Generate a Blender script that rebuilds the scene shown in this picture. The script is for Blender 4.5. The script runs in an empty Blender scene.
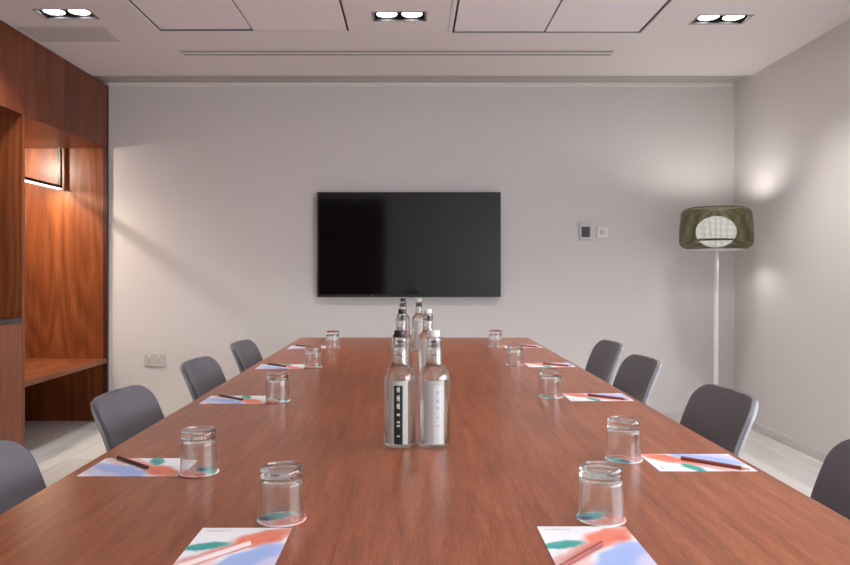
import bpy, bmesh, math, random
from mathutils import Vector, Matrix
random.seed(7)
PI = math.pi
SC = bpy.context.scene
COL = SC.collection

# ------------------------------------------------------------------ helpers
def box(bm, lo, hi):
    x0, y0, z0 = lo; x1, y1, z1 = hi
    v = [bm.verts.new(p) for p in ((x0,y0,z0),(x1,y0,z0),(x1,y1,z0),(x0,y1,z0),
                                   (x0,y0,z1),(x1,y0,z1),(x1,y1,z1),(x0,y1,z1))]
    for f in ((3,2,1,0),(4,5,6,7),(0,1,5,4),(1,2,6,5),(2,3,7,6),(3,0,4,7)):
        bm.faces.new([v[i] for i in f])

def lathe(bm, prof, n=40, c=(0,0,0)):
    """profile of (r, z); r == 0 gives a pole"""
    rings = []
    for r, z in prof:
        if r < 1e-6:
            rings.append([bm.verts.new((c[0], c[1], c[2]+z))])
        else:
            rings.append([bm.verts.new((c[0]+r*math.cos(2*PI*i/n), c[1]+r*math.sin(2*PI*i/n), c[2]+z)) for i in range(n)])
    for a, b in zip(rings[:-1], rings[1:]):
        for i in range(n):
            j = (i+1) % n
            if len(a) == 1 and len(b) == 1: continue
            if len(a) == 1: bm.faces.new((a[0], b[j], b[i]))
            elif len(b) == 1: bm.faces.new((a[i], a[j], b[0]))
            else: bm.faces.new((a[i], a[j], b[j], b[i]))

def tube(bm, pts, r, n=12):
    pts = [Vector(p) for p in pts]
    rings = []
    up = Vector((0.13, 0.31, 0.94)).normalized()
    for k, p in enumerate(pts):
        t = (pts[min(k+1, len(pts)-1)] - pts[max(k-1, 0)]).normalized()
        a = t.cross(up)
        if a.length < 1e-4: a = t.cross(Vector((1,0,0)))
        a.normalize(); b = t.cross(a).normalized()
        rings.append([bm.verts.new(p + r*(math.cos(2*PI*i/n)*a + math.sin(2*PI*i/n)*b)) for i in range(n)])
    for A, B in zip(rings[:-1], rings[1:]):
        for i in range(n):
            j = (i+1) % n
            bm.faces.new((A[i], A[j], B[j], B[i]))
    bm.faces.new(rings[0][::-1]); bm.faces.new(rings[-1])

def patch(bm, r, a0, a1, z0, z1, n=16):
    """a thin curved skin on a cylinder; angles measured from -y"""
    pr = None
    for i in range(n+1):
        a = a0 + (a1-a0)*i/n
        p = [bm.verts.new((r*math.sin(a), -r*math.cos(a), z)) for z in (z0, z1)]
        if pr: bm.faces.new((pr[0], p[0], p[1], pr[1]))
        pr = p

def obj(name, bm, mat, parent=None, smooth=False, bevel=0, seg=2):
    bmesh.ops.recalc_face_normals(bm, faces=bm.faces)
    me = bpy.data.meshes.new(name)
    bm.to_mesh(me); bm.free()
    o = bpy.data.objects.new(name, me)
    COL.objects.link(o)
    if mat: me.materials.append(mat)
    if parent: o.parent = parent
    if smooth:
        for p in me.polygons: p.use_smooth = True
    if bevel:
        m = o.modifiers.new('bevel', 'BEVEL'); m.width = bevel; m.segments = seg
        m.limit_method = 'ANGLE'; m.angle_limit = math.radians(40)
        if not smooth:
            for p in me.polygons: p.use_smooth = True
            m.harden_normals = True
    elif smooth:
        m = o.modifiers.new('edges', 'EDGE_SPLIT'); m.split_angle = math.radians(35)
    return o

def boxobj(name, lo, hi, mat, parent=None, bevel=0):
    bm = bmesh.new(); box(bm, lo, hi)
    return obj(name, bm, mat, parent, bevel=bevel)

def tag(o, label, cat, group=None):
    o['label'] = label; o['category'] = cat
    if group: o['group'] = group
    return o

def thing(name, label, cat, loc=(0,0,0), rz=0, group=None):
    o = bpy.data.objects.new(name, None); COL.objects.link(o)
    o.location = loc; o.rotation_euler = (0, 0, rz); o.empty_display_size = .1
    return tag(o, label, cat, group)

def struct(o):
    o['kind'] = 'structure'; return o

def dup(root, loc, rz, label, group=None):
    r = root.copy(); COL.objects.link(r); r.location = loc; r.rotation_euler = (0, 0, rz)
    r['label'] = label
    if group: r['group'] = group
    for ch in list(root.children):
        c = ch.copy(); COL.objects.link(c); c.parent = r
        for g in list(ch.children):
            d = g.copy(); COL.objects.link(d); d.parent = c
    return r

# ------------------------------------------------------------------ materials
class NT:
    def __init__(s, name):
        s.m = bpy.data.materials.new(name); s.m.use_nodes = True
        s.t = s.m.node_tree; s.t.nodes.clear()
        s.out = s.t.nodes.new('ShaderNodeOutputMaterial')
    def n(s, typ, **kw):
        nd = s.t.nodes.new(typ)
        for k, v in kw.items():
            if k.startswith('i_'):
                key = k[2:]
                key = int(key) if key.isdigit() else key.replace('_', ' ')
                nd.inputs[key].default_value = v
            else: setattr(nd, k, v)
        return nd
    def l(s, a, b): s.t.links.new(a, b)
    def math(s, op, a, b=None, clamp=False):
        nd = s.n('ShaderNodeMath', operation=op, use_clamp=clamp)
        for i, v in enumerate((a, b)):
            if v is None: continue
            if isinstance(v, (int, float)): nd.inputs[i].default_value = v
            else: s.l(v, nd.inputs[i])
        return nd.outputs[0]
    def mix(s, fac, a, b):
        nd = s.n('ShaderNodeMix', data_type='RGBA')
        for i, v in ((0, fac), (6, a), (7, b)):
            if isinstance(v, (int, float)): nd.inputs[i].default_value = v
            elif isinstance(v, tuple): nd.inputs[i].default_value = (*v, 1) if len(v) == 3 else v
            else: s.l(v, nd.inputs[i])
        return nd.outputs[2]
    def bsdf(s, **kw):
        b = s.n('ShaderNodeBsdfPrincipled')
        for k, v in kw.items():
            b.inputs[k.replace('_', ' ')].default_value = (*v, 1) if isinstance(v, tuple) and len(v) == 3 else v
        s.l(b.outputs[0], s.out.inputs[0]); return b

def plain(name, col, rough=.5, metal=0, spec=.5, bump=0, bscale=200):
    t = NT(name); b = t.bsdf(Base_Color=col, Roughness=rough, Metallic=metal, Specular_IOR_Level=spec)
    tc = t.n('ShaderNodeTexCoord')
    nz = t.n('ShaderNodeTexNoise', i_Scale=bscale, i_Detail=3.0); t.l(tc.outputs['Object'], nz.inputs['Vector'])
    v = t.math('ADD', t.math('MULTIPLY', nz.outputs['Fac'], .06), .97)
    hs = t.n('ShaderNodeHueSaturation', i_Color=(*col, 1)); t.l(v, hs.inputs['Value']); t.l(hs.outputs[0], b.inputs['Base Color'])
    if bump:
        bp = t.n('ShaderNodeBump', i_Strength=bump, i_Distance=.002); t.l(nz.outputs['Fac'], bp.inputs['Height']); t.l(bp.outputs[0], b.inputs['Normal'])
    return t.m

def emit(name, col, s):
    t = NT(name); e = t.n('ShaderNodeEmission', i_Color=(*col, 1), i_Strength=s); t.l(e.outputs[0], t.out.inputs[0]); return t.m

def wood(name, grain, dark, mid, light, rough=.4, strip=None, strip_axis='X', strip_amt=.25, scale=1.0, coat=0, fleck=.0, cathedral=.5, contrast=1.0, fine=.45, bump=.12, spec=.32):
    """grain: axis letter along which the fibres run"""
    t = NT(name); b = t.bsdf(Roughness=rough, Specular_IOR_Level=spec, Coat_Weight=coat, Coat_Roughness=.15)
    tc = t.n('ShaderNodeTexCoord')
    long, cross = .9*scale, 14.0*scale
    sc = [long if a == grain else cross for a in 'XYZ']
    sx = t.n('ShaderNodeSeparateXYZ'); t.l(tc.outputs['Object'], sx.inputs[0])
    vec = tc.outputs['Object']
    if strip:
        q = t.math('FLOOR', t.math('DIVIDE', sx.outputs[strip_axis], strip))
        wn = t.n('ShaderNodeTexWhiteNoise', noise_dimensions='1D'); t.l(q, wn.inputs['W'])
        off = t.n('ShaderNodeVectorMath', operation='SCALE', i_Scale=7.0); t.l(wn.outputs['Color'], off.inputs[0])
        ad = t.n('ShaderNodeVectorMath', operation='ADD'); t.l(vec, ad.inputs[0]); t.l(off.outputs[0], ad.inputs[1]); vec = ad.outputs[0]
    mp = t.n('ShaderNodeMapping'); mp.inputs['Scale'].default_value = sc; t.l(vec, mp.inputs['Vector'])
    n1 = t.n('ShaderNodeTexNoise', i_Scale=1.0, i_Detail=8.0, i_Roughness=.6, i_Distortion=.4); t.l(mp.outputs[0], n1.inputs['Vector'])
    mp2 = t.n('ShaderNodeMapping'); mp2.inputs['Scale'].default_value = [.35*scale if a == grain else 3.0*scale for a in 'XYZ']; t.l(vec, mp2.inputs['Vector'])
    n2 = t.n('ShaderNodeTexNoise', i_Scale=1.0, i_Detail=2.0); t.l(mp2.outputs[0], n2.inputs['Vector'])
    rings = t.math('FRACT', t.math('MULTIPLY', n2.outputs['Fac'], 16.0))
    rings = t.math('ABSOLUTE', t.math('SUBTRACT', t.math('MULTIPLY', rings, 2.0), 1.0))
    mp3 = t.n('ShaderNodeMapping'); mp3.inputs['Scale'].default_value = [9*scale if a == grain else 260*scale for a in 'XYZ']; t.l(vec, mp3.inputs['Vector'])
    n3 = t.n('ShaderNodeTexNoise', i_Scale=1.0, i_Detail=3.0); t.l(mp3.outputs[0], n3.inputs['Vector'])
    f = t.math('ADD', t.math('MULTIPLY', n1.outputs['Fac'], 1-cathedral*.5), t.math('MULTIPLY', rings, cathedral*.5*.6))
    f = t.math('ADD', f, t.math('MULTIPLY', t.math('SUBTRACT', n3.outputs['Fac'], .5), fine))
    f = t.math('ADD', t.math('MULTIPLY', t.math('SUBTRACT', f, .5), contrast), .5)
    cr = t.n('ShaderNodeValToRGB'); e = cr.color_ramp.elements
    e[0].position = .25; e[0].color = (*dark, 1); e[1].position = .75; e[1].color = (*light, 1)
    x = e.new(.5); x.color = (*mid, 1)
    t.l(f, cr.inputs[0]); colr = cr.outputs[0]
    if strip:
        hs = t.n('ShaderNodeHueSaturation'); t.l(colr, hs.inputs['Color'])
        t.l(t.math('ADD', t.math('MULTIPLY', wn.outputs['Value'], strip_amt), 1-strip_amt/2), hs.inputs['Value']); colr = hs.outputs[0]
    if fleck:
        mp4 = t.n('ShaderNodeMapping'); mp4.inputs['Scale'].default_value = [28 if a == grain else 170 for a in 'XYZ']; t.l(vec, mp4.inputs['Vector'])
        n4 = t.n('ShaderNodeTexNoise', i_Scale=1.0, i_Detail=1.0); t.l(mp4.outputs[0], n4.inputs['Vector'])
        fl = t.math('MULTIPLY', t.math('GREATER_THAN', n4.outputs['Fac'], .6), fleck)
        colr = t.mix(fl, colr, light)
    t.l(colr, b.inputs['Base Color'])
    bp = t.n('ShaderNodeBump', i_Strength=bump, i_Distance=.001); t.l(n3.outputs['Fac'], bp.inputs['Height']); t.l(bp.outputs[0], b.inputs['Normal'])
    return t.m

def floor_mat():
    t = NT('floor_planks'); b = t.bsdf(Roughness=.38, Specular_IOR_Level=.4)
    tc = t.n('ShaderNodeTexCoord')
    sx = t.n('ShaderNodeSeparateXYZ'); t.l(tc.outputs['Object'], sx.inputs[0])
    px = t.math('DIVIDE', sx.outputs['X'], .18)
    row = t.math('FLOOR', px)
    wn = t.n('ShaderNodeTexWhiteNoise', noise_dimensions='1D'); t.l(row, wn.inputs['W'])
    py = t.math('ADD', t.math('DIVIDE', sx.outputs['Y'], 1.2), wn.outputs['Value'])
    cmb = t.n('ShaderNodeCombineXYZ'); t.l(row, cmb.inputs[0]); t.l(t.math('FLOOR', py), cmb.inputs[1])
    w2 = t.n('ShaderNodeTexWhiteNoise', noise_dimensions='2D'); t.l(cmb.outputs[0], w2.inputs['Vector'])
    ad = t.n('ShaderNodeVectorMath', operation='ADD'); t.l(tc.outputs['Object'], ad.inputs[0]); t.l(w2.outputs['Color'], ad.inputs[1])
    mp = t.n('ShaderNodeMapping'); mp.inputs['Scale'].default_value = (16, 1.3, 1); t.l(ad.outputs[0], mp.inputs[0])
    nz = t.n('ShaderNodeTexNoise', i_Scale=1.0, i_Detail=7.0, i_Roughness=.6); t.l(mp.outputs[0], nz.inputs['Vector'])
    f = t.math('ADD', t.math('MULTIPLY', nz.outputs['Fac'], .7), t.math('MULTIPLY', w2.outputs['Value'], .3))
    cr = t.n('ShaderNodeValToRGB'); e = cr.color_ramp.elements
    e[0].position = .25; e[0].color = (.56, .54, .52, 1); e[1].position = .75; e[1].color = (.84, .83, .81, 1)
    t.l(f, cr.inputs[0])
    gx = t.math('LESS_THAN', t.math('FRACT', px), .018)
    gy = t.math('LESS_THAN', t.math('FRACT', py), .003)
    g = t.math('MULTIPLY', t.math('MAXIMUM', gx, gy), .55)
    t.l(t.mix(g, cr.outputs[0], (.25, .23, .21)), b.inputs['Base Color'])
    return t.m

def glass(name, ior, rough=0, tint=(1,1,1), thin=.5):
    """clear glass: refracting body blended with straight-through transmission so light passes"""
    t = NT(name)
    g = t.n('ShaderNodeBsdfGlass', i_Roughness=rough, i_IOR=ior, i_Color=(*tint, 1))
    tr = t.n('ShaderNodeBsdfTransparent', i_Color=(*tint, 1))
    mx = t.n('ShaderNodeMixShader', i_0=thin)
    t.l(g.outputs[0], mx.inputs[1]); t.l(tr.outputs[0], mx.inputs[2]); t.l(mx.outputs[0], t.out.inputs[0])
    return t.m

def thin_glass(name, tint, ior):
    t = NT(name)
    tr = t.n('ShaderNodeBsdfTransparent', i_Color=(*tint, 1)); gl = t.n('ShaderNodeBsdfGlossy', i_Roughness=.02)
    lw = t.n('ShaderNodeLayerWeight', i_Blend=.5); mx = t.n('ShaderNodeMixShader')
    fr = t.math('ADD', t.math('MULTIPLY', t.math('POWER', lw.outputs['Facing'], 4.0), .8), .04, True)
    t.l(fr, mx.inputs[0]); t.l(tr.outputs[0], mx.inputs[1]); t.l(gl.outputs[0], mx.inputs[2]); t.l(mx.outputs[0], t.out.inputs[0])
    return t.m

def art_mat(name, strokes, text=False, round_=False):
    """loose watercolour print: strokes = (cx, cy, half-length, half-width, angle deg, colour, strength), metres on the sheet"""
    t = NT(name); b = t.bsdf(Roughness=.45, Specular_IOR_Level=.3)
    tc = t.n('ShaderNodeTexCoord')
    nz = t.n('ShaderNodeTexNoise', i_Scale=28.0, i_Detail=4.0); t.l(tc.outputs['Object'], nz.inputs['Vector'])
    of = t.n('ShaderNodeVectorMath', operation='SUBTRACT'); t.l(nz.outputs['Color'], of.inputs[0]); of.inputs[1].default_value = (.5, .5, .5)
    os_ = t.n('ShaderNodeVectorMath', operation='SCALE', i_Scale=.028); t.l(of.outputs[0], os_.inputs[0])
    ad = t.n('ShaderNodeVectorMath', operation='ADD'); t.l(tc.outputs['Object'], ad.inputs[0]); t.l(os_.outputs[0], ad.inputs[1])
    n2 = t.n('ShaderNodeTexNoise', i_Scale=70.0, i_Detail=3.0); t.l(tc.outputs['Object'], n2.inputs['Vector'])
    wash = t.math('ADD', t.math('MULTIPLY', n2.outputs['Fac'], .8), .6, True)
    col = (.88, .87, .88)
    first = t.n('ShaderNodeRGB'); first.outputs[0].default_value = (*col, 1); cur = first.outputs[0]
    for cx, cy, hl, hw, ang, c, st in strokes:
        sb = t.n('ShaderNodeVectorMath', operation='SUBTRACT'); t.l(ad.outputs[0], sb.inputs[0]); sb.inputs[1].default_value = (cx, cy, 0)
        rt = t.n('ShaderNodeVectorRotate', rotation_type='Z_AXIS', i_Angle=-math.radians(ang)); t.l(sb.outputs[0], rt.inputs['Vector'])
        ml = t.n('ShaderNodeVectorMath', operation='MULTIPLY'); t.l(rt.outputs[0], ml.inputs[0]); ml.inputs[1].default_value = (1/hl, 1/hw, 0)
        ln = t.n('ShaderNodeVectorMath', operation='LENGTH'); t.l(ml.outputs[0], ln.inputs[0])
        mr = t.n('ShaderNodeMapRange', interpolation_type='SMOOTHSTEP'); t.l(ln.outputs['Value'], mr.inputs[0])
        for i, v in ((1, 1.15), (2, .62), (3, 0.0), (4, 1.0)): mr.inputs[i].default_value = v
        fac = t.math('MULTIPLY', t.math('MULTIPLY', mr.outputs[0], wash), st, True)
        cur = t.mix(fac, cur, c)
    if text:
        sx = t.n('ShaderNodeSeparateXYZ'); t.l(tc.outputs['Object'], sx.inputs[0])
        dx = t.math('LESS_THAN', t.math('ABSOLUTE', t.math('ADD', sx.outputs['X'], .043)), .020)
        dy = t.math('LESS_THAN', t.math('ABSOLUTE', t.math('SUBTRACT', sx.outputs['Y'], .090)), .0022)
        n5 = t.n('ShaderNodeTexNoise', i_Scale=420.0); t.l(tc.outputs['Object'], n5.inputs['Vector'])
        lt = t.math('MULTIPLY', t.math('MULTIPLY', dx, dy), t.math('MULTIPLY', t.math('GREATER_THAN', n5.outputs['Fac'], .45), .6))
        cur = t.mix(lt, cur, (.30, .32, .33))
    t.l(cur, b.inputs['Base Color'])
    return t.m

M = {}
M['wall'] = plain('wall_paint', (.70, .672, .662), .85, bump=.05, bscale=300, spec=.2)
M['ceil'] = plain('ceiling_paint', (.76, .715, .705), .9, bump=.03, bscale=300, spec=.2)
M['panel'] = plain('ceiling_panel_paint', (.82, .765, .78), .8, spec=.25)
M['slot_grey'] = plain('slot_grey', (.30, .27, .25), .9, spec=.1)
M['slot_light'] = plain('slot_light_grey', (.50, .47, .45), .9, spec=.1)
M['trimwhite'] = plain('trim_white', (.82, .79, .75), .6)
M['accesspanel'] = plain('access_panel_paint', (.56, .52, .51), .9, spec=.15)
M['floor'] = floor_mat()
M['skirt'] = plain('skirting_paint', (.62, .60, .59), .5)
M['table'] = wood('table_veneer', 'Y', (.150, .039, .015), (.295, .083, .033), (.44, .150, .068), rough=.28, strip=.235, strip_amt=.12, scale=3.2, coat=0, fleck=0, cathedral=.1, contrast=.8, fine=.85, bump=.02, spec=.38)
M['tableedge'] = wood('table_edge', 'Y', (.10, .035, .02), (.15, .055, .035), (.2, .08, .05), rough=.5)
M['wood'] = wood('walnut_veneer', 'Z', (.125, .031, .010), (.24, .068, .022), (.38, .128, .044), rough=.36, scale=.75, cathedral=.75, contrast=.8)
M['woodh'] = wood('walnut_front', 'Z', (.080, .018, .007), (.165, .040, .015), (.26, .074, .028), rough=.38, strip=.155, strip_axis='Y', strip_amt=.35, scale=1.0, cathedral=.4, contrast=.9)
M['woodseat'] = wood('walnut_seat', 'Y', (.13, .037, .015), (.25, .078, .030), (.38, .135, .055), rough=.35, scale=1.1, cathedral=.7)
M['woodlow'] = wood('walnut_lowboard', 'Z', (.17, .050, .022), (.26, .080, .037), (.33, .115, .055), rough=.4, scale=1.4, cathedral=.6, contrast=.8)
M['wooddark'] = wood('walnut_lipping', 'Z', (.045, .014, .008), (.07, .022, .012), (.10, .034, .018), rough=.45)
M['top'] = plain('worktop_black', (.03, .025, .025), .25)
M['black'] = plain('black_plastic', (.012, .012, .013), .4)
M['blackmetal'] = plain('black_metal', (.025, .024, .022), .35, metal=.6)
M['screen'] = plain('tv_screen', (.004, .004, .0045), .07, spec=.5)
M['chair'] = plain('chair_upholstery', (.132, .122, .136), .42, bump=.25, bscale=700, spec=.4)
M['shell'] = plain('chair_shell', (.34, .33, .335), .35, spec=.5)
M['chrome'] = plain('chrome', (.75, .75, .76), .15, metal=1)
M['white'] = plain('white_plastic', (.78, .76, .74), .35)
M['socket'] = plain('socket_plate', (.60, .57, .56), .35)
M['pole'] = plain('white_enamel', (.80, .78, .75), .3)
M['lamp'] = emit('lamp_lens', (1, .97, .93), 25)
M['led'] = emit('led_strip', (1, .92, .82), 4)
M['reflector'] = plain('reflector', (.85, .85, .85), .2, metal=.9)
M['glass'] = thin_glass('tumbler_glass', (.975, .985, .98), 1.5)
M['gbase'] = glass('tumbler_solid_glass', 1.5, 0, (.985, .995, .99), .12)
M['bglass'] = glass('bottle_glass', 1.5, 0, (.985, .995, .985), .15)
M['water'] = glass('water', 1.33, 0, (.99, .995, .995), .25)
M['label'] = plain('label_pale', (.52, .54, .51), .5)
M['labelblack'] = plain('label_black', (.012, .014, .014), .5)
M['labelwhite'] = plain('label_white', (.66, .65, .66), .5)
M['ink'] = plain('label_ink', (.45, .43, .44), .5)
M['capw'] = plain('cap_white', (.82, .80, .79), .35)
M['capb'] = plain('cap_black', (.015, .013, .014), .35)
M['penred'] = plain('pencil_red_brown', (.27, .045, .035), .3)
M['pendark'] = plain('pencil_dark_brown', (.085, .036, .032), .3)
M['penpale'] = plain('pencil_pale', (.60, .46, .43), .4)
M['graphite'] = plain('graphite', (.02, .018, .018), .4)
M['ferrule'] = plain('pencil_wood', (.62, .42, .26), .6)
CORAL, CORAL2, TEAL, BLUE, LILAC, PINK = (.80, .22, .13), (.70, .13, .10), (.045, .36, .31), (.33, .45, .78), (.52, .49, .76), (.84, .48, .45)
M['art'] = art_mat('leaflet_print', [
    (.048, -.050, .085, .040, 62, LILAC, .75), (.018, -.042, .085, .032, 55, BLUE, .95),
    (.056, .010, .034, .034, 40, BLUE, .8),
    (-.020, -.004, .100, .021, 45, PINK, 1.0), (-.045, -.060, .05, .02, 60, PINK, .7),
    (-.022, .000, .060, .008, 45, CORAL, .45),
    (-.046, .022, .040, .017, 16, TEAL, 1.0), (-.064, .010, .02, .010, 24, (.03, .36, .36), .7),
    (.034, .058, .054, .034, 34, CORAL, 1.0), (.008, .026, .040, .014, 48, CORAL, .8), (.048, .050, .026, .014, 20, CORAL2, .5), (.058, .092, .03, .014, 10, CORAL, .8)], text=True)
M['coaster'] = art_mat('coaster_print', [
    (.006, -.014, .044, .026, 8, PINK, 1.0), (.016, -.016, .032, .016, 15, CORAL, .8),
    (-.020, .010, .028, .019, 28, TEAL, 1.0), (-.026, .002, .017, .011, 30, (.01, .09, .20), 1.0),
    (.004, .024, .028, .013, 12, (.08, .42, .42), .9), (.025, .010, .018, .020, 60, CORAL2, 1.0)])
t = NT('shade_mesh')      # woven olive netting with real gaps
tc = t.n('ShaderNodeTexCoord'); sx = t.n('ShaderNodeSeparateXYZ'); t.l(tc.outputs['Object'], sx.inputs[0])
an = t.math('ARCTAN2', sx.outputs['Y'], sx.outputs['X'])
fa = t.math('FRACT', t.math('MULTIPLY', an, 200/(2*PI))); fz = t.math('FRACT', t.math('MULTIPLY', sx.outputs['Z'], 120.0))
ga = t.math('GREATER_THAN', fa, .52); gz = t.math('GREATER_THAN', fz, .30)
hole = t.math('MULTIPLY', ga, gz)
b = t.n('ShaderNodeBsdfPrincipled'); b.inputs['Base Color'].default_value = (.085, .080, .024, 1); b.inputs['Roughness'].default_value = .5
tl = t.n('ShaderNodeBsdfTranslucent', i_Color=(.11, .105, .035, 1)); mxa = t.n('ShaderNodeMixShader', i_0=.25); t.l(b.outputs[0], mxa.inputs[1]); t.l(tl.outputs[0], mxa.inputs[2])
tr = t.n('ShaderNodeBsdfTransparent'); mx = t.n('ShaderNodeMixShader'); t.l(hole, mx.inputs[0]); t.l(mxa.outputs[0], mx.inputs[1]); t.l(tr.outputs[0], mx.inputs[2])
t.l(mx.outputs[0], t.out.inputs[0]); M['shade'] = t.m
M['diffuser'] = emit('lamp_diffuser', (1, .97, .93), 1.5)
t = NT('window_glow'); e_ = t.n('ShaderNodeEmission', i_Color=(.86, .91, 1, 1), i_Strength=1.6); t.l(e_.outputs[0], t.out.inputs[0]); M['window'] = t.m

# ------------------------------------------------------------------ room shell
XL, XR, YB, YF, H = -3.20, 2.54, 5.87, -1.6, 2.635
XK = XL+.002; YK = YB-.002; HK = H-.002
CE = 5.57                      # ceiling stops here, then the shadow slot
struct(boxobj('floor', (XL-.1, YF-.1, -.1), (XR+.1, YB+.1, 0), M['floor']))
struct(boxobj('wall_back', (XL-.1, YB, 0), (XR+.1, YB+.1, H+.2), M['wall']))
struct(boxobj('wall_left', (XL-.1, YF, 0), (XL, YB, H+.2), M['wall']))
WY0, WY1, WZ0, WZ1 = -1.2, 2.4, .75, 1.85
bm = bmesh.new()
for lo, hi in (((YF, 0), (WY0, H+.2)), ((WY1, 0), (YB, H+.2)), ((WY0, 0), (WY1, WZ0)), ((WY0, WZ1), (WY1, H+.2))):
    box(bm, (XR, lo[0], lo[1]), (XR+.1, hi[0], hi[1]))
struct(obj('wall_right', bm, M['wall']))
bm = bmesh.new()
for lo, hi in (((WY0, WZ0), (WY0+.05, WZ1)), ((WY1-.05, WZ0), (WY1, WZ1)), ((WY0, WZ0), (WY1, WZ0+.05)), ((WY0, WZ1-.05), (WY1, WZ1)), ((.575, WZ0), (.625, WZ1))):
    box(bm, (XR+.03, lo[0], lo[1]), (XR+.07, hi[0], hi[1]))
struct(obj('unseen_window_1', bm, M['white']))  # unseen window, added and sized to throw daylight on the left chairs
struct(boxobj('unseen_door_1', (-1.78, YF, 0), (-.47, YF+.04, 2.45), M['wooddark'], bevel=.003))  # unseen dark door, added so the television reflects dark at its left
struct(boxobj('wall_front', (XL-.1, YF-.1, 0), (XR+.1, YF, H+.2), M['wall']))
struct(boxobj('baseboard_back', (-2.36, YB-.014, 0), (XR, YB, .058), M['skirt'], bevel=.002))
struct(boxobj('baseboard_right', (XR-.014, YF, 0), (XR, YB-.014, .058), M['skirt'], bevel=.002))

DL = [(-1.965, 4.24), (-.072, 4.28), (1.796, 4.33)]      # downlights in view
holes = [(x-.148, y-.072, x+.148, y+.072) for x, y in DL]
PA = (-1.536, 3.32, -.384, 4.545); PB = (.246, 3.32, 1.400, 4.580)
holes += [PA, PB]
SL = (-1.545, 4.925, 1.345, 5.055)
holes.append(SL)
xs = sorted({XL-.1, XR+.1} | {h[0] for h in holes} | {h[2] for h in holes})
ys = sorted({YF-.1, CE} | {h[1] for h in holes} | {h[3] for h in holes})
bm = bmesh.new()
for x0, x1 in zip(xs[:-1], xs[1:]):
    for y0, y1 in zip(ys[:-1], ys[1:]):
        cx, cy = (x0+x1)/2, (y0+y1)/2
        if any(h[0] < cx < h[2] and h[1] < cy < h[3] for h in holes): continue
        box(bm, (x0, y0, H), (x1, y1, H+.004))
bmesh.ops.remove_doubles(bm, verts=bm.verts, dist=1e-5)
bmesh.ops.delete(bm, geom=[f for f in bm.faces if abs(f.normal.z) < .1 and len([g for g in bm.faces if g is not f and set(g.verts) == set(f.verts)])], context='FACES_ONLY') if False else None
ceiling = struct(obj('ceiling', bm, M['ceil']))
# roof slab over the void
struct(boxobj('trim_1', (XL-.1, YF-.1, H+.2), (XR+.1, YB+.1, H+.25), M['slot_grey']))
struct(boxobj('trim_2', (XL, CE, H+.022), (XR, YB, H+.04), M['slot_light']))
struct(boxobj('trim_3', (-2.39, YB-.016, H-.008), (XR-.02, YB, H+.022), M['trimwhite'], bevel=.002))

# ceiling panels with thin frames
def panel(x0, y0, x1, y1, dz, tilt, label):
    t = thing('ceiling_panel', label, 'ceiling panel', ((x0+x1)/2, (y0+y1)/2, H), 0, 'lay-in ceiling panels')
    hx, hy = (x1-x0)/2, (y1-y0)/2
    bm = bmesh.new(); box(bm, (-hx, -hy, dz), (hx, hy, dz+.018))
    for v in bm.verts:
        v.co.z += tilt*(v.co.x/hx)
    obj('face', bm, M['panel'], t, bevel=.002)
    return t
for (P, n, gap, la) in ((PA, 0, .03, ('ceiling panel left of the twin downlight, farthest left panel', 'ceiling panel just left of the middle twin downlight')),
                   (PB, 1, .03, ('ceiling panel just right of the middle twin downlight', 'ceiling panel left of the right twin downlight'))):
    xm = P[0] + (P[2]-P[0])*.49
    g0 = gap if n == 0 else .024
    g1 = .006 if n == 0 else .020
    panel(P[0]+.012, P[1]+.01, xm-.005, P[3]-g0, .002, 0, la[0])
    panel(xm+.005, P[1]+.01, P[2]-.012, P[3]-g1, .002, .0, la[1])
    f = bmesh.new()
    w = .026
    for lo, hi in (((P[0]-w, P[1]-w, H-.004), (P[0]-.004, P[3]+.004, H)), ((P[2]+.004, P[1]-w, H-.004), (P[2]+w, P[3]+.004, H))):
        box(f, lo, hi)
    struct(obj('trim_%d' % (4+n), f, M['ceil'], bevel=.001))
# slot diffuser
t = thing('ceiling_vent', 'long white linear slot air diffuser in the ceiling near the back wall', 'air vent', ((SL[0]+SL[2])/2, (SL[1]+SL[3])/2, H))
hx, hy = (SL[2]-SL[0])/2, (SL[3]-SL[1])/2
boxobj('duct', (-hx, -hy, .008), (hx, hy, .03), M['black'], t)
for a, b_ in ((-hy, -.042), (-.020, .028), (.052, hy)):
    boxobj('blade', (-hx, a, -.003), (hx, b_, -.001), M['ceil'], t, bevel=.001)
tag(boxobj('ceiling_access_panel', (-2.36, 4.455, H-.006), (-1.845, 4.735, H), M['accesspanel'], bevel=.002),
    'dull rectangular access plate on ceiling beyond the left downlight', 'access panel')

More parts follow.
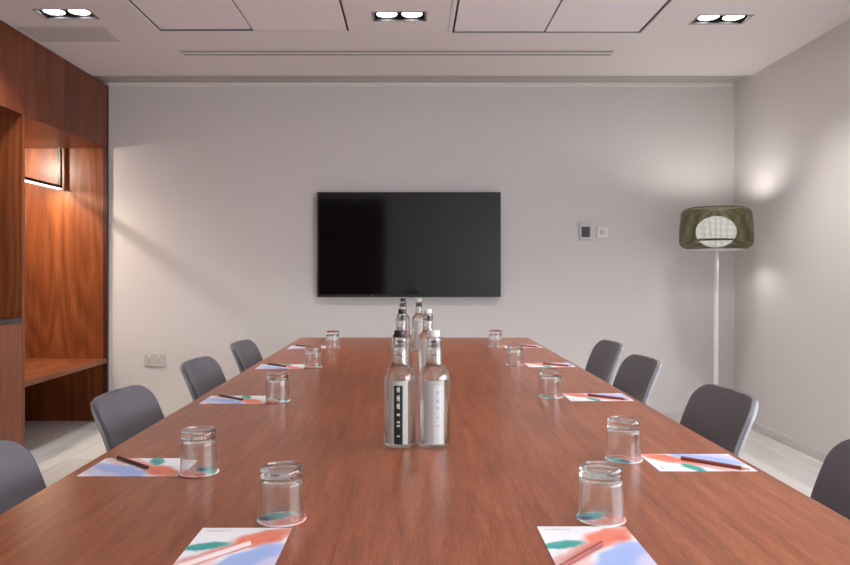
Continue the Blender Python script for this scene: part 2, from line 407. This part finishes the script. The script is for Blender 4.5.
# downlights
def downlight(x, y, label):
    t = thing('twin_downlight', label, 'ceiling light', (x, y, H), 0, 'twin recessed downlights')
    bm = bmesh.new()
    a, b2, d = .147, .071, .10
    box(bm, (-a, -b2, d), (a, b2, d+.006))
    for lo, hi in (((-a, -b2, 0), (-a+.004, b2, d)), ((a-.004, -b2, 0), (a, b2, d)), ((-a, -b2, 0), (a, -b2+.004, d)), ((-a, b2-.004, 0), (a, b2, d))):
        box(bm, lo, hi)
    obj('housing', bm, M['black'], t)
    bm = bmesh.new()
    a2, b3 = .157, .081
    for lo, hi in (((-a2, -b3, -.003), (-a, b3, 0)), ((a, -b3, -.003), (a2, b3, 0)), ((-a, -b3, -.003), (a, -b2, 0)), ((-a, b2, -.003), (a, b3, 0))):
        box(bm, lo, hi)
    obj('flange', bm, M['slot_grey'], t)
    for s in (-1, 1):
        bm = bmesh.new(); lathe(bm, [(.058, .012), (.060, .010), (.062, .016), (.045, .05), (.03, .06), (.028, .055), (.042, .046), (.058, .012)], 28, (s*.072, 0, 0))
        lm = obj('lamp', bm, M['reflector'], t, smooth=True)
        bm = bmesh.new(); lathe(bm, [(0, .010), (.045, .012), (.0565, .016), (.052, .024), (0, .026)], 28, (s*.072, 0, 0))
        obj('lens', bm, M['lamp'], lm, smooth=True)
    return t
for (x, y), la in zip(DL, ('black twin recessed downlight nearest the wood cabinets', 'black twin recessed downlight in the middle, above the television', 'black twin recessed downlight nearest the right wall')):
    downlight(x, y, la)

def lamp(name, typ, loc, energy, color=(1, .93, .86), rot=None, **kw):
    L = bpy.data.lights.new(name, typ); L.energy = energy; L.color = color
    for k, v in kw.items(): setattr(L, k, v)
    o = bpy.data.objects.new(name, L); COL.objects.link(o); o.location = loc
    if rot: o.rotation_euler = rot
    return o
WARM = (1, .955, .925)
for x, y in DL:
    for s in (-1, 1):
        lamp('downlight_beam', 'SPOT', (x+s*.072, y, H-.006), 46, WARM, spot_size=math.radians(112), spot_blend=.75, shadow_soft_size=.045)
for x, y, e in ((1.6, 2.15, 70), (-.1, 2.15, 40), (1.6, .1, 30), (-.1, .1, 25)):      # added unseen beams, no fixtures; weighted right to light the left chairs
    lamp('downlight_beam', 'SPOT', (x, y, H-.01), e, WARM, spot_size=math.radians(120), spot_blend=.75, shadow_soft_size=.07)

# ------------------------------------------------------------------ joinery on the left
FX, DV, SOF = -2.39, 4.57, 2.135       # face plane, divider (near face), soffit height
BX = -3.12                             # back of the recesses
YN = 1.6
oc = thing('overhead_cabinet', 'dark walnut overhead cabinet running under the ceiling along the left wall', 'cabinet', (0, 0, 0))
boxobj('carcass', (XK, YN, SOF), (FX-.020, YK-.0, HK), M['wood'], oc)
yy = [YN, 2.6, 3.55, 4.50, 5.16, YK-.034]
for a, b_ in zip(yy[:-1], yy[1:]):
    boxobj('door', (FX-.019, a+.001, SOF-.0), (FX, b_-.001, HK-.002), M['woodh'], oc, bevel=.001)
boxobj('end_lipping', (FX-.019, YK-.032, SOF), (FX+.001, YK, HK), M['wooddark'], oc)

al = thing('seating_alcove', 'lit walnut alcove with a built-in bench beside the back wall', 'alcove')
boxobj('back_panel', (XK, DV+.03, 0), (BX, YK, SOF), M['wood'], al)
boxobj('end_panel', (BX, YK-.03, 0), (FX-.03, YK, SOF), M['wood'], al)
boxobj('end_lipping', (FX-.03, YK-.033, 0), (FX+.001, YK, SOF), M['wooddark'], al, bevel=.001)
boxobj('divider', (BX, DV, 0), (FX, DV+.03, SOF), M['wood'], al, bevel=.001)
boxobj('bench_seat', (BX, DV+.03, .455), (FX, YK-.033, .49), M['woodseat'], al, bevel=.002)

bc = thing('base_cabinet', 'walnut base cabinet with a thin black worktop at the left edge', 'cabinet')
boxobj('carcass', (XK, YN, .06), (FX-.021, DV-.002, .86), M['wooddark'], bc)
boxobj('plinth', (XK, YN, 0), (FX-.06, DV-.002, .06), M['black'], bc)
for a, b_ in zip([YN, 2.55, 3.5], [2.55, 3.5, DV-.002]):
    boxobj('door', (FX-.020, a+.0015, .03), (FX, b_-.0015, .86), M['woodlow'], bc, bevel=.001)
boxobj('worktop', (XK, YN, .862), (FX+.004, DV-.002, .886), M['top'], bc, bevel=.002)
boxobj('back_panel', (XK, YN, .886), (BX, DV-.002, SOF), M['wood'], bc)

# hanging light bar in the alcove
lb = thing('light_bar', 'slim black hanging light bar glowing white underneath in the alcove', 'light', (-2.735, 5.24, SOF))
y0, y1 = 4.72-5.24, 5.80-5.24
boxobj('rail', (-.012, y0, -.318), (.012, y1, -.296), M['blackmetal'], lb, bevel=.001)
boxobj('led_strip', (-.011, y0+.01, -.328), (.011, y1-.01, -.318), M['led'], lb)
for ya in (y0, y1-.03):
    boxobj('hanger', (-.012, ya, -.296), (.012, ya+.03, 0), M['blackmetal'], lb, bevel=.001)
bm = bmesh.new(); lathe(bm, [(0, -.045), (.026, -.045), (.03, -.04), (.03, 0), (0, 0)], 24, (-3.06, 5.22, SOF)); obj('puck_light', bm, M['reflector'], al, smooth=True)
pk = lamp('puck_beam', 'SPOT', (-3.06, 5.22, SOF-.085), 42, (1, .89, .75), (math.radians(48), 0, 0), spot_size=math.radians(164), spot_blend=.8, shadow_soft_size=.02)
lamp('bar_beam', 'AREA', (-2.735, 5.26, SOF-.332), 11, (1, .82, .60), shape='RECTANGLE', size=.02, size_y=1.05)

# ------------------------------------------------------------------ television and wall devices
tv = thing('television', 'large black flat screen television mounted on the back wall', 'television', (-.023, YK, 1.381))
bm = bmesh.new(); box(bm, (-.716, -.062, -.409), (.716, -.030, .409)); obj('bezel', bm, M['black'], tv, bevel=.003)
boxobj('screen', (-.703, -.0635, -.388), (.703, -.0622, .398), M['screen'], tv)
boxobj('wall_mount', (-.25, -.030, -.2), (.25, 0, .2), M['blackmetal'], tv)
boxobj('status_light', (-.287, -.0645, -.402), (-.279, -.0622, -.397), M['trimwhite'], tv)

t = thing('thermostat', 'wall thermostat panel with a dark display right of the television', 'thermostat', (1.362, YK, 1.482))
boxobj('mounting_plate', (-.046, -.012, -.062), (.046, 0, .062), M['socket'], t, bevel=.003)
boxobj('display', (-.030, -.0135, -.042), (.036, -.0122, .040), M['black'], t)
t = thing('wall_switch', 'white square wall switch with a round knob beside the thermostat', 'switch', (1.498, YK, 1.480))
boxobj('plate', (-.043, -.009, -.043), (.043, 0, .043), M['white'], t, bevel=.003)
bm = bmesh.new(); lathe(bm, [(0, 0), (.018, 0), (.018, .010), (.015, .014), (0, .014)], 24)
bm.transform(Matrix.Translation((0, -.009, 0)) @ Matrix.Rotation(PI/2, 4, 'X')); obj('knob', bm, M['socket'], t, smooth=True)
t = thing('wall_socket', 'white double power socket low on the back wall at left', 'power socket', (-2.027, YK, .473))
boxobj('plate', (-.078, -.010, -.048), (.078, 0, .048), M['socket'], t, bevel=.003)
for s in (-1, 1):
    bm = bmesh.new(); c = s*.037
    for dx, dz, w, h in ((0, .014, .004, .006), (-.011, -.010, .005, .003), (.011, -.010, .005, .003)):
        box(bm, (c+dx-w, -.0112, dz-h-.012), (c+dx+w, -.0102, dz+h-.012))
    obj('socket_holes', bm, M['slot_grey'], t)
    boxobj('rocker', (c-.008, -.0135, .022), (c+.008, -.0102, .038), M['white'], t, bevel=.001)

# ------------------------------------------------------------------ floor lamp
fl = thing('floor_lamp', 'white floor lamp with an olive woven drum shade in the corner', 'lamp', (2.187, 5.36, 0))
bm = bmesh.new(); lathe(bm, [(0, 0), (.15, 0), (.15, .012), (.145, .018), (0, .020)], 48); obj('base', bm, M['pole'], fl, smooth=True)
bm = bmesh.new(); lathe(bm, [(.0, .018), (.017, .018), (.017, 1.34), (0, 1.34)], 20); obj('pole', bm, M['pole'], fl, smooth=True)
prof = []
R, z0, z1, rc = .250, 1.335, 1.625, .052
for k in range(9):
    a = -PI/2 + PI/2*k/8; prof.append((R-rc+rc*math.cos(a), z0+rc+rc*math.sin(a)))
for k in range(1, 8):
    f = k/8; prof.append((R-.010*f+.004*math.sin(PI*f), z0+rc+(z1-z0-2*rc)*f))
for k in range(9):
    a = PI/2*k/8; prof.append((R-.010-rc+rc*math.cos(a), z1-rc+rc*math.sin(a)))
bm = bmesh.new(); lathe(bm, prof, 96)
sh = obj('lamp_shade', bm, M['shade'], fl, smooth=False)
for p in sh.data.polygons: p.use_smooth = True
bm = bmesh.new()
hm = plain('shade_hoop', (.09, .08, .04), .5)
for z, rr in ((z0, R-rc), (z1, R-.010-rc)):
    bm = bmesh.new(); tube(bm, [(rr*math.cos(2*PI*i/64), rr*math.sin(2*PI*i/64), z) for i in range(65)], .004, 8)
    obj('hoop', bm, hm, sh, smooth=True)
bm = bmesh.new(); lathe(bm, [(.0, 1.323), (.192, 1.323), (.195, 1.326), (.195, 1.331), (0, 1.331)], 48); obj('shade_disc', bm, M['pole'], fl, smooth=True)
bm = bmesh.new()
lathe(bm, [(.138*math.sin(PI*k/20) if 0 < k < 20 else 0, 1.456-.113*math.cos(PI*k/20)) for k in range(21)], 48)
df = obj('diffuser', bm, M['diffuser'], fl, smooth=True)
bm = bmesh.new(); pts = [(.1545*math.cos(2*PI*i/48), .1545*math.sin(2*PI*i/48), 1.437) for i in range(49)]
lathe(bm, [(.1150, 1.391), (.1195, 1.391), (.1262, 1.404), (.1210, 1.404)], 48); obj('diffuser_band', bm, M['blackmetal'], df, smooth=True)
lamp('floor_lamp_up', 'SPOT', (2.187+.02, 5.36, 1.60), 9, (1, .96, .91), (PI, 0, 0), spot_size=math.radians(160), spot_blend=.5, shadow_soft_size=.05)
lamp('floor_lamp_down', 'SPOT', (2.187+.10, 5.36, 1.312), 4.0, (1, .96, .91), (0, 0, 0), spot_size=math.radians(150), spot_blend=.5, shadow_soft_size=.05)

# ------------------------------------------------------------------ table
TX0, TX1, TY0, TY1, TZ = -.725, .755, .93, 4.857, .74
tb = thing('conference_table', 'long reddish wood conference table filling the middle of the room', 'table', ((TX0+TX1)/2, (TY0+TY1)/2, 0))
hx, hy = (TX1-TX0)/2, (TY1-TY0)/2
boxobj('tabletop', (-hx, -hy, TZ-.03), (hx, hy, TZ), M['table'], tb, bevel=.0015)
boxobj('edge_band', (-hx+.004, -hy+.004, TZ-.034), (hx-.004, hy-.004, TZ-.03), M['tableedge'], tb)
for y in (-1.25, 1.25):
    boxobj('leg', (-.22, y-.06, .0), (.22, y+.06, TZ-.034), M['wooddark'], tb, bevel=.004)

# ------------------------------------------------------------------ chairs (sitter faces local +x)
def shell_bm(front, thick, grow=0.0, lower=0.0):
    z0, z1, w, r = .425, .794-lower, .186+grow, .058
    rows = [z0 + (z1-r-z0)*k/12 for k in range(13)] + [z1-r+r*math.sin(PI/2*k/8) for k in range(1, 9)]
    NU = 16
    bm = bmesh.new()
    def pos(u, z, off):
        t_ = (z-.455)/.345
        hw = w - .02*(1-max(0, min(1, t_*1.6)))**2
        if z > z1-r: hw = w - r + math.sqrt(max(0, r*r-(z-(z1-r))**2)) * 1.0
        y = u*hw
        x = -.165 - .030*t_ - .078*max(0, t_)**2.2 + .040*(y/.215)**2
        return Vector((x-off, y, z))
    grids = []
    for off in (front, front+thick):
        grids.append([[bm.verts.new(pos(-1+2*i/NU, z, off)) for i in range(NU+1)] for z in rows])
    A, B = grids
    n, m_ = len(rows), NU+1
    for j in range(n-1):
        for i in range(NU):
            bm.faces.new((A[j][i], A[j][i+1], A[j+1][i+1], A[j+1][i]))
            bm.faces.new((B[j][i], B[j+1][i], B[j+1][i+1], B[j][i+1]))
    for j in range(n-1):
        bm.faces.new((A[j][0], A[j+1][0], B[j+1][0], B[j][0]))
        bm.faces.new((A[j][-1], B[j][-1], B[j+1][-1], A[j+1][-1]))
    for i in range(NU):
        bm.faces.new((A[0][i], B[0][i], B[0][i+1], A[0][i+1]))
        bm.faces.new((A[-1][i], A[-1][i+1], B[-1][i+1], B[-1][i]))
    return bm
def make_chair(label):
    t = thing('conference_chair', label, 'chair', (0, 0, 0), 0, 'chairs around the table')
    obj('backrest', shell_bm(0, .014), M['chair'], t, smooth=True, bevel=.005)
    obj('back_shell', shell_bm(.0145, .012, .001, .010), M['shell'], t, smooth=True, bevel=.006)
    bm = bmesh.new()
    box(bm, (-.20, -.225, .425), (.235, .225, .465))
    obj('seat', bm, M['chair'], t, bevel=.018, seg=4)
    for s in (-1, 1):
        bm = bmesh.new(); tube(bm, [(-.204, s*.10, .56), (-.194, s*.10, .50), (-.184, s*.105, .44), (-.15, s*.11, .418), (-.08, s*.12, .416)], .010)
        obj('back_support', bm, M['black'], t, smooth=True)
        bm = bmesh.new(); tube(bm, [(.17, s*.19, .428), (.20, s*.215, .22), (.225, s*.235, 0)], .011); obj('leg', bm, M['chrome'], t, smooth=True)
        bm = bmesh.new(); tube(bm, [(-.15, s*.19, .428), (-.19, s*.215, .22), (-.225, s*.235, 0)], .011); obj('leg', bm, M['chrome'], t, smooth=True)
    return t
c0 = make_chair('grey chair at the left of the table, nearest the camera')
YAW = math.radians(4)
def seat_at(bx, by, side):          # root position from the middle of the backrest's top edge
    a = -YAW if side == 'left' else PI+YAW
    return bx+.273*math.cos(a), by+.273*math.sin(a), a
spots = [(*seat_at(-.935, 1.52, 'left'), 'nearest grey chair on the left, cut off by the picture edge'),
         (*seat_at(-.935, 2.33, 'left'), 'second grey chair on the left, in front of the alcove'),
         (*seat_at(-.935, 3.17, 'left'), 'third grey chair along the left side of the table'),
         (*seat_at(-.935, 3.99, 'left'), 'farthest grey chair on the left side of the table'),
         (*seat_at(1.03, 1.54, 'right'), 'nearest dark grey chair on the right, cut off by the picture edge'),
         (*seat_at(1.018, 2.35, 'right'), 'second dark grey chair on the right, in front of the floor lamp'),
         (*seat_at(1.035, 3.25, 'right'), 'third dark grey chair along the right side of the table'),
         (*seat_at(1.085, 3.98, 'right'), 'farthest dark grey chair on the right side of the table')]
for i, (x, y, rz, la) in enumerate(spots):
    if i == 0:
        c0.location = (x, y, 0); c0.rotation_euler = (0, 0, rz); c0['label'] = la
    else: dup(c0, (x, y, 0), rz, la)

# ------------------------------------------------------------------ leaflets, pencils, coasters, tumblers
def make_leaflet(label, loc, rz):
    bm = bmesh.new(); box(bm, (-.074, -.105, 0), (.074, .105, .0012))
    o = obj('leaflet', bm, M['art']); o.location = loc; o.rotation_euler = (0, 0, rz)
    return tag(o, label, 'leaflet', 'printed leaflets on the table')
PEN_A = math.radians(48.5)
def make_pencil(label, loc, rz, mat):
    t = thing('pencil', label, 'pencil', loc, rz, 'pencils on the leaflets')
    def hexbar(x0, x1, r0, r1, n=6):
        bm = bmesh.new()
        A = [bm.verts.new((x0, r0*math.cos(PI/6+2*PI*i/n), .0040+r0*math.sin(PI/6+2*PI*i/n))) for i in range(n)]
        B = [bm.verts.new((x1, r1*math.cos(PI/6+2*PI*i/n), .0040+r1*math.sin(PI/6+2*PI*i/n))) for i in range(n)]
        for i in range(n): bm.faces.new((A[i], A[(i+1) % n], B[(i+1) % n], B[i]))
        bm.faces.new(A[::-1]); bm.faces.new(B)
        return bm
    obj('barrel', hexbar(-.060, .072, .0042, .0042), mat, t, bevel=.0006)
    obj('sharpened_tip', hexbar(-.073, -.060, .0012, .0042), M['ferrule'], t)
    obj('lead', hexbar(-.078, -.073, .0003, .0012), M['graphite'], t)
    return t
def coaster(label, loc, rz):
    bm = bmesh.new(); lathe(bm, [(0, 0), (.042, 0), (.0425, .0008), (.042, .0016), (0, .0016)], 48)
    o = obj('coaster', bm, M['coaster'], smooth=True); o.location = loc; o.rotation_euler = (0, 0, rz)
    return tag(o, label, 'coaster', 'round printed coasters')
def make_tumbler(label):
    t = thing('tumbler', label, 'glass', (0, 0, 0), 0, 'upturned tumblers on coasters')
    bm = bmesh.new()
    lathe(bm, [(.0365, .0006), (.0374, 0), (.0382, .0008), (.0379, .030), (.0372, .060), (.0366, .069), (.0362, .0725), (.0366, .076), (.0366, .083), (.0358, .088), (.0335, .0908), (.0295, .0915), (.026, .0905), (.018, .0888), (0, .0882),
               ], 56)
    rim = [v for v in bm.verts]
    lathe(bm, [(.0365, .0006), (.0362, .003), (.0352, .030), (.0345, .060), (.0335, .067), (.031, .0705), (.024, .072), (.012, .0725), (0, .0726)], 56)
    bmesh.ops.remove_doubles(bm, verts=bm.verts, dist=1e-5)
    obj('glass_body', bm, M['gbase'], t, smooth=True)
    return t
tum = None
where = ['nearest the camera', 'second from the camera', 'third from the camera', 'fourth from the camera', 'fifth from the camera']
def name_of(i, side): return '%s on the %s side' % (where[i], side)
L_pap = [(-.274, 1.135, 0), (-.595, 1.63, -PI/2), (-.585, 2.49, -PI/2), (-.588, 3.36, -PI/2), (-.590, 4.22, -PI/2)]
R_pap = [(.283, 1.142, 0), (.635, 1.67, PI/2), (.63, 2.54, PI/2), (.63, 3.42, PI/2), (.63, 4.27, PI/2)]
L_gl = [(-.225, 1.288), (-.4535, 1.585), (-.445, 2.466), (-.445, 3.35), (-.449, 4.21)]
R_gl = [(.327, 1.29), (.4826, 1.70), (.475, 2.555), (.4756, 3.44), (.4786, 4.27)]
for side, paps, gls in (('left', L_pap, L_gl), ('right', R_pap, R_gl)):
    for i, ((px, py, rz), (gx, gy)) in enumerate(zip(paps, gls)):
        make_leaflet('printed watercolour leaflet %s' % name_of(i, side), (px, py, TZ), rz)
        ox, oy = (-.0365, -.038) if i == 0 and side == 'right' else (-.026, -.030)
        c, s = math.cos(rz), math.sin(rz)
        mat, nm = ((M['penpale'], 'pale') if i == 0 and side == 'left' else (M['penred'], 'dark red') if side == 'right' else (M['pendark'], 'dark brown'))
        make_pencil('%s pencil on the leaflet %s' % (nm, name_of(i, side)),
                    (px+c*ox-s*oy, py+s*ox+c*oy, TZ+.0012), rz+PEN_A, mat)
        over = 0.0014 if abs(gx-px) < .105+.043 and abs(gy-py) < .09 and i else 0.0
        dist = max(abs(gx-px)-(.105 if i else .074), abs(gy-py)-(.074 if i else .105))
        zc = TZ + (.0012 if dist < .042 else 0)
        coaster('round printed coaster under the tumbler, %s' % name_of(i, side), (gx, gy, zc), (rz + .2*math.sin(i*3+gx)) if i else 0)
        la = 'clear upturned tumbler %s' % name_of(i, side)
        if tum is None:
            tum = make_tumbler(la); tum.location = (gx, gy, zc+.0016)
        else: dup(tum, (gx, gy, zc+.0016), random.random(), la)

# ------------------------------------------------------------------ bottles
def make_bottle(label, kind):
    t = thing('water_bottle', label, 'bottle', (0, 0, 0), 0, 'water bottles down the middle of the table')
    out = [(0, .004), (.028, .003), (.0350, 0), (.0380, .003), (.0390, .010), (.0390, .164), (.0385, .172), (.0366, .180), (.0330, .187),
           (.0280, .192), (.0232, .196), (.0205, .201), (.0196, .208), (.0190, .235), (.0184, .252), (.0192, .254), (.0192, .262), (.0175, .266), (.0140, .267)]
    inn = [(.0122, .267), (.0150, .254), (.0166, .235), (.0170, .208), (.0180, .200), (.0212, .193), (.0262, .188), (.0308, .182), (.0340, .175), (.0355, .168), (.0360, .162), (.0360, .014), (.033, .009), (0, .012)]
    bm = bmesh.new(); lathe(bm, out+inn, 48); obj('glass_body', bm, M['bglass'], t, smooth=True)
    wt = [(0, .0125), (.0328, .0095), (.0358, .0142), (.0358, .162), (.0353, .168), (.0338, .175), (.0306, .182), (.0260, .188), (.0210, .193), (.0178, .200), (.0168, .208), (.0164, .222), (0, .222)]
    bm = bmesh.new(); lathe(bm, wt, 48); obj('water', bm, M['water'], t, smooth=True)
    bm = bmesh.new(); lathe(bm, [(0, .2672), (.0138, .2672), (.0144, .269), (.0144, .281), (.0134, .283), (0, .2835)], 32)
    obj('cap', bm, M['capb' if kind == 'black' else 'capw'], t, smooth=True)
    sk = -.10 if kind == 'black' else .02
    bm = bmesh.new(); patch(bm, .0393, -.72+sk, .62+sk, .010, .163); lb_ = obj('label', bm, M['label'], t, smooth=False)
    so = -.08 if kind == 'black' else .20
    bm = bmesh.new(); patch(bm, .0395, so-.27, so+.27, .010, .152, 10); st = obj('label_stripe', bm, M['labelblack' if kind == 'black' else 'labelwhite'], lb_)
    bm = bmesh.new()
    rnd = random.Random(3)
    zs = ([(.143, .012), (.122, .014), (.103, .013), (.082, .006), (.064, .005), (.055, .005), (.030, .003)] if kind == 'black' else [(.135, .008), (.115, .009), (.098, .007), (.075, .004), (.055, .004)])
    for zc, hh in zs:
        for q in range(2):
            a = so - .05 + .10*q
            patch(bm, .0397, a-.030, a+.030, zc-hh*(.5+.1*q), zc+hh*(.42+.1*q), 2)
        patch(bm, .0397, so-.10, so+.10, zc-.001, zc+.001, 3)
    obj('lettering', bm, M['trimwhite' if kind == 'black' else 'ink'], lb_)
    return t
bspots = [(-.030, 1.84, 'black', 'nearest water bottle with a black cap and black label stripe'),
          (-.039, 2.88, 'black', 'black-capped water bottle in the middle pair'),
          (-.049, 4.06, 'black', 'black-capped water bottle in the farthest pair'),
          (.054, 1.84, 'white', 'nearest water bottle with a white cap and white label stripe'),
          (.062, 2.88, 'white', 'white-capped water bottle in the middle pair'),
          (.038, 4.06, 'white', 'white-capped water bottle in the farthest pair')]
first = {}
for x, y, k, la in bspots:
    if k not in first:
        first[k] = make_bottle(la, k); first[k].location = (x, y, TZ)
    else: dup(first[k], (x, y, TZ), 0, la)

# ------------------------------------------------------------------ daylight through the unseen window added at the right
pt = lamp('window_portal', 'AREA', (XR+.085, (WY0+WY1)/2, (WZ0+WZ1)/2), 1, (1, 1, 1), (0, PI/2, 0), shape='RECTANGLE', size=WZ1-WZ0, size_y=WY1-WY0)
pt.data.cycles.is_portal = True

# ------------------------------------------------------------------ camera, world, view
W_ = bpy.data.worlds.new('World'); SC.world = W_; W_.use_nodes = True
W_.node_tree.nodes['Background'].inputs[0].default_value = (.86, .91, 1, 1); W_.node_tree.nodes['Background'].inputs[1].default_value = 13.0
cam = bpy.data.cameras.new('Camera'); co = bpy.data.objects.new('Camera', cam); COL.objects.link(co)
co.location = (0, 0, 1.167); co.rotation_euler = (PI/2, 0, 0)
cam.sensor_width = 36; cam.lens = 745/850*36; cam.shift_x = 13/850; cam.shift_y = -10.5/850; cam.clip_start = .02
SC.camera = co
SC.cycles.transparent_max_bounces = 32; SC.cycles.max_bounces = 14; SC.cycles.transmission_bounces = 14
vs = SC.view_settings; vs.view_transform = 'Standard'; vs.look = 'None'; vs.gamma = 1; vs.use_curve_mapping = False; vs.exposure = -0.06
